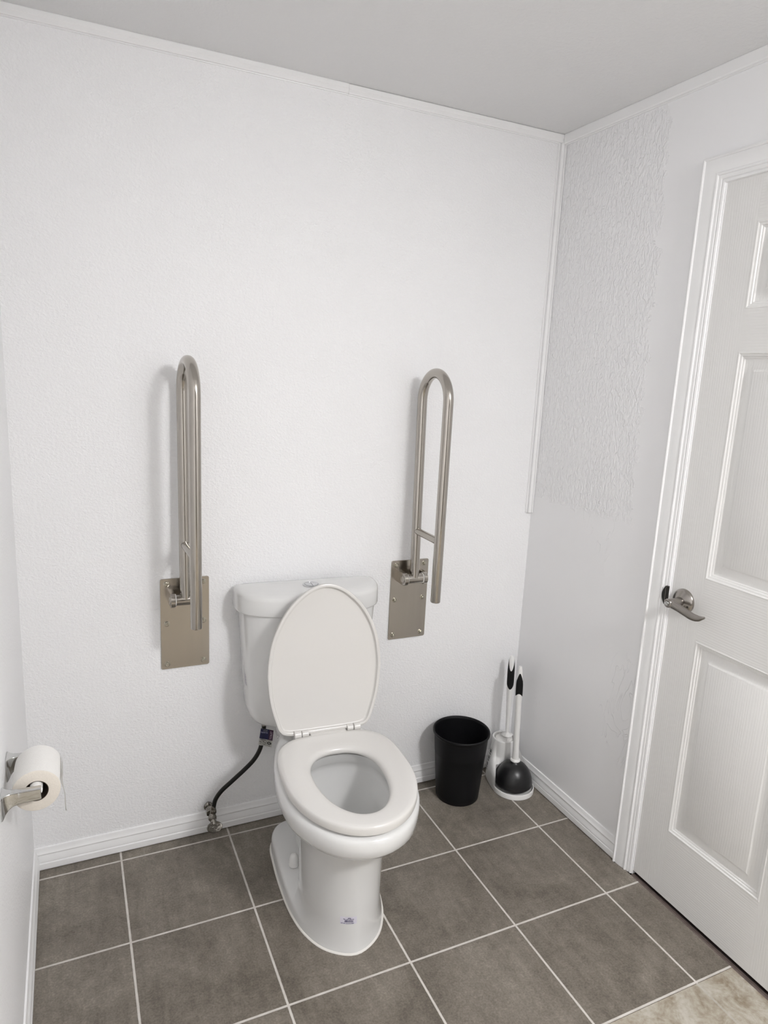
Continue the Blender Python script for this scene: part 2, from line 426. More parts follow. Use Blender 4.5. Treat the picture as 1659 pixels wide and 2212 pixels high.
# ------------------------------------------------------------------ six-panel door
def build_door():
    root = bpy.data.objects.new('door_1', None); C.objects.link(root); root['kind'] = 'structure'; root.location = (0, 0, 0)
    XF = 1.7160; ya, yb = -.6815, -1.5965; za, zb = .013, 2.046
    pw0, pw1 = -.789, -1.089; pw2, pw3 = -1.189, -1.489
    zs = [(.226, .8256), (1.0077, 1.6159), (1.7225, 1.9323)]
    ys = [ya, pw0, pw1, pw2, pw3, yb]
    zz = [za, zs[0][0], zs[0][1], zs[1][0], zs[1][1], zs[2][0], zs[2][1], zb]
    bm = bmesh.new()
    def face(a, b, c, d, x, mi):
        f = bm.faces.new([bm.verts.new((x, p[0], p[1])) for p in (a, b, c, d)]); f.material_index = mi
    for i in range(5):
        for j in range(7):
            if i in (1, 3) and j in (1, 3, 5): continue
            mi = 1 if (i in (1, 3)) else 0
            face((ys[i], zz[j]), (ys[i+1], zz[j]), (ys[i+1], zz[j+1]), (ys[i], zz[j+1]), XF, mi)
    # edges and back
    for (p, q) in (((ya, za), (yb, za)), ((yb, za), (yb, zb)), ((yb, zb), (ya, zb)), ((ya, zb), (ya, za))):
        vs = [bm.verts.new((x, *r)) for r, x in ((p, XF), (q, XF), (q, XF+.035), (p, XF+.035))]
        bm.faces.new(vs)
    face((ya, za), (yb, za), (yb, zb), (ya, zb), XF+.035, 0)
    bmesh.ops.remove_doubles(bm, verts=bm.verts[:], dist=1e-6)
    slab = finish(bm, 'door_frame', [M['door_v'], M['door_h']], root, smooth=False)
    PR = [(0, 0), (.0015, -.0008), (.0035, -.0003), (.0060, .0022), (.0075, .0026), (.0105, .0036), (.0120, .0062), (.0150, .0070), (.0175, .0098), (.0200, .0104),
          (.0290, .0102), (.0420, .0062), (.0480, .0034), (.0500, .0026)]
    for (a, b) in ((pw0, pw1), (pw2, pw3)):
        for (z0, z1_) in zs:
            bm = bmesh.new()
            rings = []
            for off, dep in PR:
                rings.append([(XF+dep, a-off, z0+off), (XF+dep, b+off, z0+off), (XF+dep, b+off, z1_-off), (XF+dep, a-off, z1_-off)])
            add_loft(bm, rings, False, True)
            finish(bm, 'door_panel', M['door_v'], root, angle=25)
    # lever handle
    hy, hz = -.7310, .9245
    h = bpy.data.objects.new('door_handle', None); C.objects.link(h); h.parent = root
    bm = bmesh.new()
    add_lathe(bm, [(0.0358, .0), (.0358, -.003), (.0345, -.0065), (.030, -.0100), (.020, -.0145), (.0165, -.0165), (.0150, -.0170), (0, -.0170)], 56, (XF, hy, hz), 'x')
    finish(bm, 'rose', M['satin_nickel'], h, angle=50)
    bm = bmesh.new()
    add_lathe(bm, [(.0135, -.015), (.0128, -.020), (.0118, -.038), (.0125, -.052), (.0132, -.060), (.0120, -.0645), (.0105, -.0655), (.0075, -.0655), (.0070, -.0635), (0, -.0635)], 40, (XF, hy, hz), 'x')
    ctrl = [(-.0555, .004, .000), (-.0560, -.010, -.0005), (-.0550, -.030, -.0035), (-.0530, -.052, -.0090), (-.0510, -.074, -.0140), (-.0490, -.092, -.0135), (-.0475, -.104, -.0090), (-.0465, -.1115, -.0055)]
    rad = [(.0080, .0115), (.0075, .0125), (.0062, .0122), (.0052, .0118), (.0046, .0112), (.0042, .0088), (.0036, .0052), (.0028, .0030)]
    pth = catmull(ctrl, 6, False); rd = catmull(rad, 6, False)
    add_tube(bm, [(XF+a, hy+b, hz+c) for a, b, c in pth], [tuple(r) for r in rd], 20)
    finish(bm, 'lever', M['satin_nickel'], h, angle=45)
    bm = bmesh.new(); add_box(bm, (XF-.0720, hy-.0055, hz-.0022), (XF-.0630, hy+.0055, hz+.0022), .0012)
    add_lathe(bm, [(.0066, -.0630), (.0066, -.0668), (.0058, -.0678), (0, -.0678)], 24, (XF, hy, hz), 'x')
    t = finish(bm, 'lock_turn', M['chrome'], h); t['label'] = 'small chrome privacy turn button'
    bm = bmesh.new(); add_lathe(bm, [(.0030, -.0085), (.0030, -.0120), (.0022, -.0130), (0, -.0130)], 16, (XF, hy-.0235, hz-.0085), 'x')
    finish(bm, 'rose_screw', M['dark_bronze'], h)
    return root
build_door()

# ------------------------------------------------------------------ toilet
TH = math.radians(-3.8)
TO = (.834, 0, 0)
toilet = thing('toilet', 'white two-piece toilet with its lid up, standing between the two steel bars', 'toilet', TO, TH)
TM = Matrix.Translation(TO) @ Matrix.Rotation(TH, 4, 'Z')

def half_ring(ctrl, z, k=5, zf=None):
    if zf is not None:      # ring whose height runs from z at the back to zf at the front
        pts = half_ring(ctrl, z, k)
        out = []
        for x, y, _ in pts:
            t = max(0, min(1, (-y-.30)/.27)); t = t*t*(3-2*t)
            out.append((x, y, z+(zf-z)*t))
        return out
    return _half_ring(ctrl, z, k)

def _half_ring(ctrl, z, k=5):
    """ctrl: half profile [(d, w)...] from back centre to front centre; returns a closed ring in toilet space."""
    right = [(w, -d) for d, w in ctrl]; left = [(-w, -d) for d, w in ctrl[-2:0:-1]]
    return [(x, y, z) for x, y in catmull(right+left, k)]

def egg(dc, Lf, Lb, w, nf, nb, z, N=80, xo=0):
    out = []
    for i in range(N):
        a = 2*pi*i/N; c, s = cos(a), sin(a)
        n = nf if c >= 0 else nb; L = Lf if c >= 0 else Lb
        d = dc + L*math.copysign(abs(c)**(2/n), c); x = w*math.copysign(abs(s)**(2/n), s)
        out.append((xo+x, -d, z))
    return out

def scale_ctrl(ctrl, inset):
    """shrink a half profile by about `inset` metres."""
    n = len(ctrl); out = []
    full = [(d, w) for d, w in ctrl]
    for i, (d, w) in enumerate(full):
        a = full[max(0, i-1)]; b = full[min(n-1, i+1)]
        if i == 0: out.append((d+inset, 0)); continue
        if i == n-1: out.append((d-inset, 0)); continue
        t = Vector((b[0]-a[0], b[1]-a[1])).normalized()
        out.append((d + t.y*inset, max(.004, w - t.x*inset)))
    return out

foot = [(.105, 0), (.112, .086), (.160, .129), (.250, .138), (.350, .139), (.450, .133), (.540, .112), (.608, .069), (.642, 0)]
def scale_var(ctrl, i0, i1):
    a, b = scale_ctrl(ctrl, i0), scale_ctrl(ctrl, i1); out = []
    for (d, w), p, q in zip(ctrl, a, b):
        t = max(0, min(1, (d-.30)/.24)); t = t*t*(3-2*t)
        out.append((p[0]+(q[0]-p[0])*t, p[1]+(q[1]-p[1])*t))
    return out
flare0 = [(.125, 0), (.135, .045), (.195, .062), (.275, .068), (.350, .080), (.425, .107), (.530, .1065), (.604, .0665), (.6375, 0)]
col1 = [(.13, 0), (.14, .045), (.20, .060), (.28, .066), (.350, .080), (.425, .105), (.533, .1015), (.608, .0645), (.6380, 0)]
col2 = [(.13, 0), (.14, .050), (.20, .064), (.28, .072), (.355, .086), (.430, .107), (.538, .1010), (.617, .0645), (.646, 0)]
col3 = [(.12, 0), (.13, .065), (.20, .080), (.28, .095), (.36, .110), (.440, .118), (.548, .1095), (.632, .0695), (.660, 0)]
lip = [(.12, 0), (.13, .070), (.20, .086), (.28, .104), (.37, .124), (.455, .134), (.560, .125), (.648, .0775), (.675, 0)]
b1 = [(.11, 0), (.12, .090), (.195, .108), (.275, .135), (.375, .156), (.480, .163), (.588, .146), (.682, .086), (.713, 0)]
b2 = [(.105, 0), (.115, .100), (.19, .115), (.27, .146), (.375, .171), (.485, .180), (.598, .161), (.698, .094), (.733, 0)]
b3 = [(.10, 0), (.11, .108), (.19, .120), (.27, .152), (.377, .178), (.490, .187), (.606, .168), (.710, .097), (.747, 0)]
b4 = [(.10, 0), (.11, .112), (.19, .124), (.27, .154), (.378, .179), (.490, .187), (.608, .168), (.712, .097), (.750, 0)]
b5 = scale_ctrl(b4, .003); b6 = scale_ctrl(b4, .010); b7 = scale_ctrl(b4, .022)
def inner(d0, d1, w, dc=None):
    dc = dc or (d0+d1)/2
    L0, L1 = dc-d0, d1-dc
    return [(d0, 0), (dc-L0*.93, w*.45), (dc-L0*.70, w*.80), (dc-L0*.36, w*.97), (dc, w), (dc+L1*.40, w*.92), (dc+L1*.74, w*.68), (dc+L1*.94, w*.34), (d1, 0)]
R = []
for c, z, zf in ((foot, 0, None), (foot, .006, None), (scale_ctrl(foot, .0010), .040, .010), (scale_var(foot, .0045, .0016), .048, .016), (scale_var(foot, .012, .0028), .0530, .024), (flare0, .0565, .045), (col1, .085, None), (col1, .16, None), (col2, .240, None), (col3, .318, None), (scale_ctrl(lip, .008), .3330, None), (lip, .3360, None),
             (scale_ctrl(lip, -.003), .3390, None), (scale_ctrl(lip, -.005), .3440, None), (b1, .3465, None), (b2, .3565, None), (b3, .3725, None), (b4, .391, None), (b4, .405, None), (b5, .4145, None), (b6, .4200, None), (b7, .4220, None)):
    R.append([(x-.007*max(0, min(1, (.37-z_)/.1)), y, z_) for x, y, z_ in half_ring(c, z, 5, zf)])
for d0, d1, w, z, dc in ((.368, .700, .112, .4220, .50), (.362, .704, .115, .4155, .50), (.362, .704, .115, .395, .50), (.354, .702, .120, .388, .50), (.350, .694, .116, .370, .50), (.350, .664, .104, .348, .495), (.354, .642, .098, .31, .49), (.364, .622, .090, .265, .485), (.385, .600, .076, .225, .48), (.405, .570, .058, .195, .475), (.42, .545, .042, .155, .47)):
    R.append(half_ring(inner(d0, d1, w, dc), z))
bm = bmesh.new(); add_loft(bm, R)
bmesh.ops.recalc_face_normals(bm, faces=bm.faces[:])
bowl_bvh = BVHTree.FromBMesh(bm)
finish(bm, 'bowl', M['ceramic'], toilet, angle=55, recalc=False)
bm = bmesh.new(); ring = half_ring(inner(.401, .578, .0630, .476), .203)
f = bm.faces.new([bm.verts.new(p) for p in ring])
finish(bm, 'bowl_water', M['water'], toilet, smooth=False)

# tank
def dring(dc, Lf, Lb, w, nf, nb, z): return egg(dc, Lf, Lb, w, nf, nb, z, 88)
bm = bmesh.new()
tr = []
for z, w, lf, ins in ((.410, .150, .090, 0), (.4115, .162, .100, 0), (.417, .174, .109, 0), (.428, .184, .115, 0), (.445, .1915, .119, 0), (.470, .1975, .1215, 0), (.55, .2030, .1240, 0), (.68, .2110, .1280, 0), (.800, .2185, .132, 0)):
    tr.append([(x-.011, y, z_) for x, y, z_ in dring(.060, lf, .030, w, 2.7, 7, z)])
add_loft(bm, tr)
bmesh.ops.recalc_face_normals(bm, faces=bm.faces[:])
tank_bvh = BVHTree.FromBMesh(bm)
finish(bm, 'tank', M['ceramic'], toilet, angle=50, recalc=False)
bm = bmesh.new()
lr = []
for z, ins in ((.7895, .012), (.7885, .004), (.790, .001), (.794, 0), (.836, .0008), (.8445, .0025), (.8495, .006), (.8525, .0115), (.8545, .020), (.8560, .045)):
    lr.append([(x-.0125, y, z_) for x, y, z_ in dring(.055, .142-ins, .035-ins*.5, .2325-ins, 2.6, 7, z)])
add_loft(bm, lr)
finish(bm, 'tank_lid', M['ceramic'], toilet, angle=50)
bm = bmesh.new(); bx_, by_ = -.009, -.098
add_lathe(bm, [(.0275, .8555), (.0275, .8590), (.0255, .8605), (.0218, .8600), (.0210, .8580)], 56, (bx_, by_, 0))
ringo = finish(bm, 'flush_button', M['button'], toilet)
bm = bmesh.new()
for s in (1, -1):
    ol = [(.0008*s, -.0198), (.0008*s, .0198)] if s < 0 else [(.0008, .0198), (.0008, -.0198)]
    arc = [(s*.0202*cos(a), .0202*sin(a)) for a in [(-88+176*i/20)*pi/180 for i in range(21)]]
    pts = [(bx_+x+s*.0006, by_+y) for x, y in arc]
    add_loft(bm, [[(x, y, .8575) for x, y in pts], [(x, y, .8603) for x, y in pts], [(bx_+(x-bx_)*.94, by_+(y-by_)*.94, .8610) for x, y in pts]])
finish(bm, 'push_pad', M['button'], ringo, angle=30)

# seat ring
N = 96
so = egg(.498, .2445, .210, .178, 2.0, 3.6, 0, N)
si = egg(.496, .184, .118, .0975, 2.05, 2.3, 0, N)
cs = [(.05, .4290), (.012, .4295), (0, .4335), (0, .4450), (.018, .4505), (.06, .4530), (.20, .4542), (.45, .4542), (.70, .4530), (.86, .4510), (.95, .4475), (1.0, .4410), (1.0, .4340), (.96, .4295)]
bm = bmesh.new(); rings = []
for s, z in cs:
    rings.append([(a[0]+(b[0]-a[0])*s, a[1]+(b[1]-a[1])*s, z) for a, b in zip(so, si)])
rings.append(rings[0]); add_loft(bm, rings, False, False)
bmesh.ops.remove_doubles(bm, verts=bm.verts[:], dist=1e-6)
seat = finish(bm, 'seat', M['seat'], toilet, angle=50)
bm = bmesh.new(); add_box(bm, (-.052, -.302, .4330), (.060, -.276, .4545), .004)
finish(bm, 'seat_bar', M['seat'], seat)

# raised lid
TILT = math.radians(4.6); HB = Vector((0, -.2800, .4470)); UPV = Vector((0, sin(TILT), cos(TILT))); NV = Vector((0, -cos(TILT), sin(TILT)))
LIDP = [(.004, 0), (.004, .070), (.007, .116), (.022, .139), (.055, .1520), (.110, .1665), (.160, .1725), (.205, .1745), (.255, .1700), (.300, .1605), (.345, .1425), (.385, .1185), (.415, .0920), (.440, .0610), (.455, .0300), (.460, 0)]
def lid_ring(s, n, inset=0):
    P = scale_ctrl(LIDP, inset) if inset else LIDP
    right = [(w, v) for v, w in P]; left = [(-w, v) for v, w in P[-2:0:-1]]
    return [HB + Vector((x*s-.003, 0, 0)) + UPV*(.21+(v-.21)*s) + NV*n for x, v in catmull(right+left, 5)]
bm = bmesh.new()
add_loft(bm, [lid_ring(.5, -.016), lid_ring(.9, -.0155), lid_ring(1, -.0130, .006), lid_ring(1, -.0085, .001), lid_ring(1, -.001, 0), lid_ring(1, .0030, .0012), lid_ring(1, .0042, .0040), lid_ring(1, .0040, .0080),
              lid_ring(1, .0028, .0100), lid_ring(1, -.0045, .0112), lid_ring(1, -.0066, .0130), lid_ring(1, -.0070, .0160), lid_ring(.9, -.0068, .014), lid_ring(.5, -.0066)])
finish(bm, 'lid', M['seat'], toilet, angle=45)
# hinges: two knuckles each side with a post down to the deck
for xs in ((-.1000, -.0785, -.0765, -.0560), (.0640, .0835, .0855, .1060)):
    bm = bmesh.new()
    for k, (a, b) in enumerate(((xs[0], xs[1]), (xs[2], xs[3]))):
        r = .0105
        outer_ = (k == 0) == (xs[0] < 0)
        rr = .0118 if outer_ else .0102
        pts = []
        for i in range(20):
            t = 2*pi*i/20; pts.append((-.283+rr*cos(t), .4550+rr*sin(t)))
        bv = .0012
        rings = [[(x_, -.283+(y_+.283)*q, .4550+(z_-.4550)*q) for y_, z_ in pts] for x_, q in ((a, .86), (a+bv, 1), (b-bv, 1), (b, .86))]
        add_loft(bm, rings)
        if outer_: add_box(bm, (a+.001, -.295, .4190), (b-.001, -.268, .4500), .003)
        else: add_box(bm, (a+.001, -.300, .4290), (b-.001, -.280, .4500), .003)
    finish(bm, 'hinge', M['seat'], toilet, angle=40)
for s in (-1, 1):
    bm = bmesh.new()
    add_lathe(bm, [(.0150, .056), (.0150, .060), (.0140, .062), (.0135, .078), (.0122, .086), (.0085, .0925), (.004, .0948), (0, .0952)], 28, (s*.1040, -.333, 0))
    finish(bm, 'bolt_cap', M['white_plastic'], toilet, angle=50)
# bead of caulk round the foot
bm = bmesh.new()
add_loft(bm, [[(x-.007, y, z_) for x, y, z_ in half_ring(scale_ctrl(foot, i), z)] for i, z in ((-.0045, .0001), (-.0040, .0018), (-.0015, .0038), (.003, .0045))], False, False)
finish(bm, 'caulk_bead', simple('caulk', (.72, .70, .66), .6), toilet)

def decal(name, bvh, origin, u, v, direction, shapes, mat, parent, off, sub=6):
    """flat print: polygons in (u, v) laid onto a surface along `direction`."""
    bm = bmesh.new(); o, u, v, d = Vector(origin), Vector(u), Vector(v), Vector(direction).normalized()
    for (u0, v0, u1, v1) in shapes:
        g = []
        for i in range(sub+1):
            row = []
            for j in range(3):
                p = o + u*(u0+(u1-u0)*i/sub) + v*(v0+(v1-v0)*j/2)
                hit, nrm, idx, dist = bvh.ray_cast(p - d*.1, d)
                if hit is None: hit, nrm = p, -d
                if nrm.dot(d) > 0: nrm = -nrm
                row.append(bm.verts.new(hit + nrm*off))
            g.append(row)
        for i in range(sub):
            for j in range(2):
                bm.faces.new((g[i][j], g[i+1][j], g[i+1][j+1], g[i][j+1]))
    bmesh.ops.recalc_face_normals(bm, faces=bm.faces[:])
    return finish(bm, name, mat, parent, recalc=False)
# maker's sticker on the front of the foot
stk = decal('foot_sticker', bowl_bvh, (-.0290, -.64, .1020), (1, 0, 0), (0, 0, 1), (0, 1, 0), [(-.021, -.0105, .021, .0115)], M['sticker'], toilet, .0005, 10)
stk['label'] = 'small pale sticker with violet print'
ln = [(-.002, .0065, .005, .0085), (-.003, .0050, -.0015, .0065), (.0045, .0050, .006, .0065), (-.0135, .0045, -.0105, .0062), (-.0115, .0035, -.0085, .0050), (-.0075, .0028, -.001, .0042), (0, .0026, .0075, .0042), (.0085, .0034, .0130, .0052)]
x = -.0100
for w_ in (.0075, .0018, .0018, .0018, .0018, .0016):
    ln.append((x, -.0010, x+w_, .0014)); ln.append((x-.0005, -.0044, x+w_, -.0022)); x += w_+.0010
ln += [(-.0190, -.0080, -.0140, -.0066), (-.0130, -.0086, -.0088, -.0070), (-.008, -.0088, .0065, -.0077), (.0070, -.0087, .0135, -.0070)]
decal('sticker_print', bowl_bvh, (-.0290, -.64, .1020), (1, 0, 0), (0, 0, 1), (0, 1, 0), ln, M['sticker_ink'], stk, .0010, 4)
# small print on the left flank of the tank
ln = []
for k, (dz, l0, l1) in enumerate(((.018, -.010, -.004), (.012, -.008, .006), (.006, -.009, .009), (.001, -.010, .002), (-.004, -.008, .008), (-.009, -.009, .005), (-.014, -.004, .010), (-.020, -.006, .011))):
    ln.append((l0, dz-.0011, l1, dz+.0011))
tp = decal('tank_print', tank_bvh, (-.21, -.094, .566), (0, -1, 0), (0, 0, 1), (1, 0, 0), ln, simple('faded_violet_print', (.30, .27, .34), .5), toilet, .0005, 4)

# ------------------------------------------------------------------ hose and stop valve
def hexa(bm, c, r, z0, z1, axis='z', ch=.0008):
    def ring(rr, h):
        pts = []
        for k in range(6):
            a = pi/6 + k*pi/3
            if axis == 'z': pts.append((c[0]+rr*cos(a), c[1]+rr*sin(a), h))
            elif axis == 'y': pts.append((c[0]+rr*cos(a), h, c[2]+rr*sin(a)))
            else: pts.append((h, c[1]+rr*cos(a), c[2]+rr*sin(a)))
        return pts
    add_loft(bm, [ring(r*.9, z0), ring(r, z0+ch), ring(r, z1-ch), ring(r*.9, z1)])

hose = thing('water_supply_hose', 'black flexible water hose curving down the wall left of the toilet, printed tag on it', 'hose', (.5215, -.060, .112))
hp = [(.6735, -.0950, .4050), (.6728, -.0950, .3900), (.6715, -.0945, .372), (.6680, -.0930, .3456), (.6612, -.0900, .3140), (.6435, -.0855, .2800), (.6134, -.0800, .2471), (.5758, -.0740, .2120), (.5440, -.0690, .1820), (.5260, -.0640, .1525), (.5205, -.0610, .1250), (.5190, -.0600, .1120)]
OH = Vector((.5215, -.060, .112))
pth = [Vector(p)-OH for p in catmull(hp, 8, False)]
bm = bmesh.new(); add_tube(bm, pth, .0070, 20); tube_o = finish(bm, 'hose_tube', M['hose'], hose)
bm = bmesh.new(); c = Vector((.6735, -.095, .4135))-OH
add_lathe(bm, [(.0072, -.013), (.0082, -.012), (.0082, -.006), (.0080, -.0055), (.0105, -.005), (.0115, .000), (.0115, .003), (0, .003)], 24, tuple(c))
n_ = finish(bm, 'coupling_nut', M['old_chrome'], hose)
bm = bmesh.new(); c = Vector((.519, -.060, .112))-OH
add_lathe(bm, [(.0076, .018), (.0084, .016), (.0084, .004), (.0098, .003), (.0105, -.002), (.0105, -.008), (0, -.008)], 24, tuple(c))
finish(bm, 'coupling_nut', M['old_chrome'], hose)
# printed tag wrapped on the hose
tag = bpy.data.objects.new('hose_tag', None)
def tag_pt(u, v, off=0):
    """u 0..1 left to right, v 0..1 bottom to top"""
    tl, tr_, br, bl = Vector((.6605, -.1035, .3990)), Vector((.7030, -.1010, .3810)), Vector((.6975, -.1010, .3215)), Vector((.6525, -.1025, .3430))
    p = (bl*(1-u)+br*u)*(1-v) + (tl*(1-u)+tr_*u)*v
    n = Vector((.06, -1, -.05)).normalized()
    hx = Vector((.0, -1, 0))
    d = (u-.14)/.16
    p = p + n*(.0035*math.exp(-d*d)+off)
    return p - OH
def tag_patch(name, u0, v0, u1, v1, mat, parent, off, nu=10, nv=2, thick=0):
    bm = bmesh.new()
    g = [[bm.verts.new(tag_pt(u0+(u1-u0)*i/nu, v0+(v1-v0)*j/nv, off)) for j in range(nv+1)] for i in range(nu+1)]
    for i in range(nu):
        for j in range(nv): bm.faces.new((g[i][j], g[i+1][j], g[i+1][j+1], g[i][j+1]))
    if thick: bmesh.ops.solidify(bm, geom=bm.faces[:], thickness=thick)
    return finish(bm, name, mat, parent, recalc=bool(thick))
tg = tag_patch('hose_tag', 0, 0, 1, 1, M['tag_white'], hose, 0, 20, 4, .0006); tg['label'] = 'navy, purple and white printed tag'
tag_patch('tag_band', 0, .40, .665, 1, M['tag_blue'], tg, .0008, 14)
tag_patch('tag_band', .665, .40, 1, 1, M['tag_purple'], tg, .0008, 6)
def tag_text(txt, u0, v0, height, width, mat, vertical=False, shear=0, name='tag_lettering'):
    cu = bpy.data.curves.new('txt', 'FONT'); cu.body = txt; cu.size = 1; cu.shear = shear; cu.resolution_u = 2
    o = bpy.data.objects.new('txt', cu); C.objects.link(o)
    dg = bpy.context.evaluated_depsgraph_get(); dg.update()
    me = bpy.data.meshes.new_from_object(o.evaluated_get(dg))
    bpy.data.objects.remove(o); bpy.data.curves.remove(cu)
    xs = [v.co.x for v in me.vertices]; ys_ = [v.co.y for v in me.vertices]
    x0, x1, y0, y1_ = min(xs), max(xs), min(ys_), max(ys_)
    for v in me.vertices:
        a = (v.co.x-x0)/(x1-x0); b = (v.co.y-y0)/(y1_-y0)
        if vertical: u, w_ = u0 - b*height, v0 + a*width
        else: u, w_ = u0 + a*width, v0 + b*height
        v.co = tag_pt(u, w_, .0013)
    me.materials.append(mat); me.name = name
    return link(name, me, tg)
tag_text('TOILET', .915, .455, .155, .47, M['tag_pink'], True)
tag_text('aCraft', .20, .865, .095, .34, M['tag_grey'], shear=.25)
tag_text('CONNECTOR', .03, .755, .070, .54, M['tag_pale'])
def tag_bars(rects, mat, off=.0010):
    bm = bmesh.new()
    for (u0, v0, u1, v1) in rects:
        g = [[bm.verts.new(tag_pt(u0+(u1-u0)*i/4, v0+(v1-v0)*j, off)) for j in range(2)] for i in range(5)]
        for i in range(4): bm.faces.new((g[i][0], g[i+1][0], g[i+1][1], g[i][1]))
    return finish(bm, 'tag_print', mat, tg, recalc=False, smooth=False)
tag_bars([(.05, .355, .50, .372), (.05, .315, .60, .330), (.62, .352, .68, .368), (.70, .345, .90, .360), (.27, .02, .278, .30), (.565, .02, .575, .30),
          (.03, .23, .16, .25), (.03, .19, .20, .21), (.06, .10, .18, .12), (.31, .24, .36, .28), (.36, .19, .38, .26), (.40, .20, .45, .22), (.45, .17, .53, .20), (.33, .11, .38, .13), (.40, .105, .52, .12), (.40, .065, .52, .08), (.36, .05, .385, .09),
          (.64, .095, .73, .108), (.75, .10, .84, .113), (.66, .055, .70, .07), (.73, .05, .88, .066)], M['tag_ink'])
bm = bmesh.new()
el = [(.775+.165*cos(a), .215+.082*sin(a)) for a in [2*pi*i/32 for i in range(32)]]
bm.faces.new([bm.verts.new(tag_pt(u, v, .0011)) for u, v in el]); finish(bm, 'tag_emblem', M['tag_ink'], tg, smooth=False)
tag_bars([(.69, .185, .725, .250), (.75, .185, .762, .255), (.78, .180, .84, .205), (.78, .225, .83, .25)], M['tag_white'], .0015)

valve = thing('shutoff_valve', 'tarnished chrome shut-off valve with oval knob just above the floor by the baseboard', 'valve', (.5165, 0, .09))
OV = Vector((.5165, 0, .09))
bm = bmesh.new()
def V_(p): return tuple(Vector(p)-OV)
add_tube(bm, [V_((.513, -.001, .098)), V_((.513, -.020, .098)), V_((.514, -.045, .097)), V_((.516, -.058, .096))], .0085, 18)
finish(bm, 'supply_stub', M['old_chrome'], valve)
bm = bmesh.new(); c = V_((.5125, -.040, .098)); hexa(bm, c, .0140, c[1]-.012, c[1]+.010, 'y')
finish(bm, 'compression_nut', M['old_chrome'], valve, angle=25)
bm = bmesh.new(); add_lathe(bm, [(.0150, .0275), (.0145, .024), (.0100, .021)], 28, c, 'y')
finish(bm, 'escutcheon', M['old_chrome'], valve, angle=25)
bm = bmesh.new(); c = V_((.5160, -.062, .0))
add_lathe(bm, [(.0065, .1060), (.0090, .1035), (.0105, .0980), (.0120, .0950), (.0135, .0900), (.0135, .0840), (.0115, .0810), (.0085, .0790), (0, .0785)], 28, c)
add_tube(bm, [V_((.5160, -.062, .0890)), V_((.5175, -.072, .0800)), V_((.5190, -.080, .0730))], [.0100, .0100, .0075], 16)
finish(bm, 'valve_body', M['old_chrome'], valve, angle=40)
bm = bmesh.new()
kc = Vector((.5185, -.0860, .0690)); kn = Vector((.10, -.80, .62)).normalized(); ku = Vector((1, 0.05, -.10)); ku = (ku-kn*ku.dot(kn)).normalized(); kv = kn.cross(ku)
def kring(s, h, lob=.0):
    return [tuple(kc - OV + ku*(.0250*s*(1+lob*cos(10*a))*cos(a)) + kv*(.0170*s*(1+lob*cos(10*a))*sin(a)) + kn*h) for a in [2*pi*i/60 for i in range(60)]]
add_loft(bm, [kring(.5, -.004), kring(.92, -.0035), kring(1, -.001, .012), kring(1, .003, .012), kring(.93, .0045), kring(.80, .0035), kring(.55, .0018), kring(.34, .0016), kring(.28, .0030), kring(.20, .0032), kring(.17, .0005)])
kn_o = finish(bm, 'knob', M['old_chrome'], valve, angle=35)
bm = bmesh.new()
for k in range(6):
    a = k*pi/3+.3; e = ku*.0225*cos(a)+kv*.0155*sin(a)
    add_tube(bm, [kc-OV+e*.36+kn*.0022, kc-OV+e*.60+kn*.0034, kc-OV+e*.84+kn*.0036], [.0013, .0018, .0011], 8)
finish(bm, 'knob_rib', M['old_chrome'], kn_o)

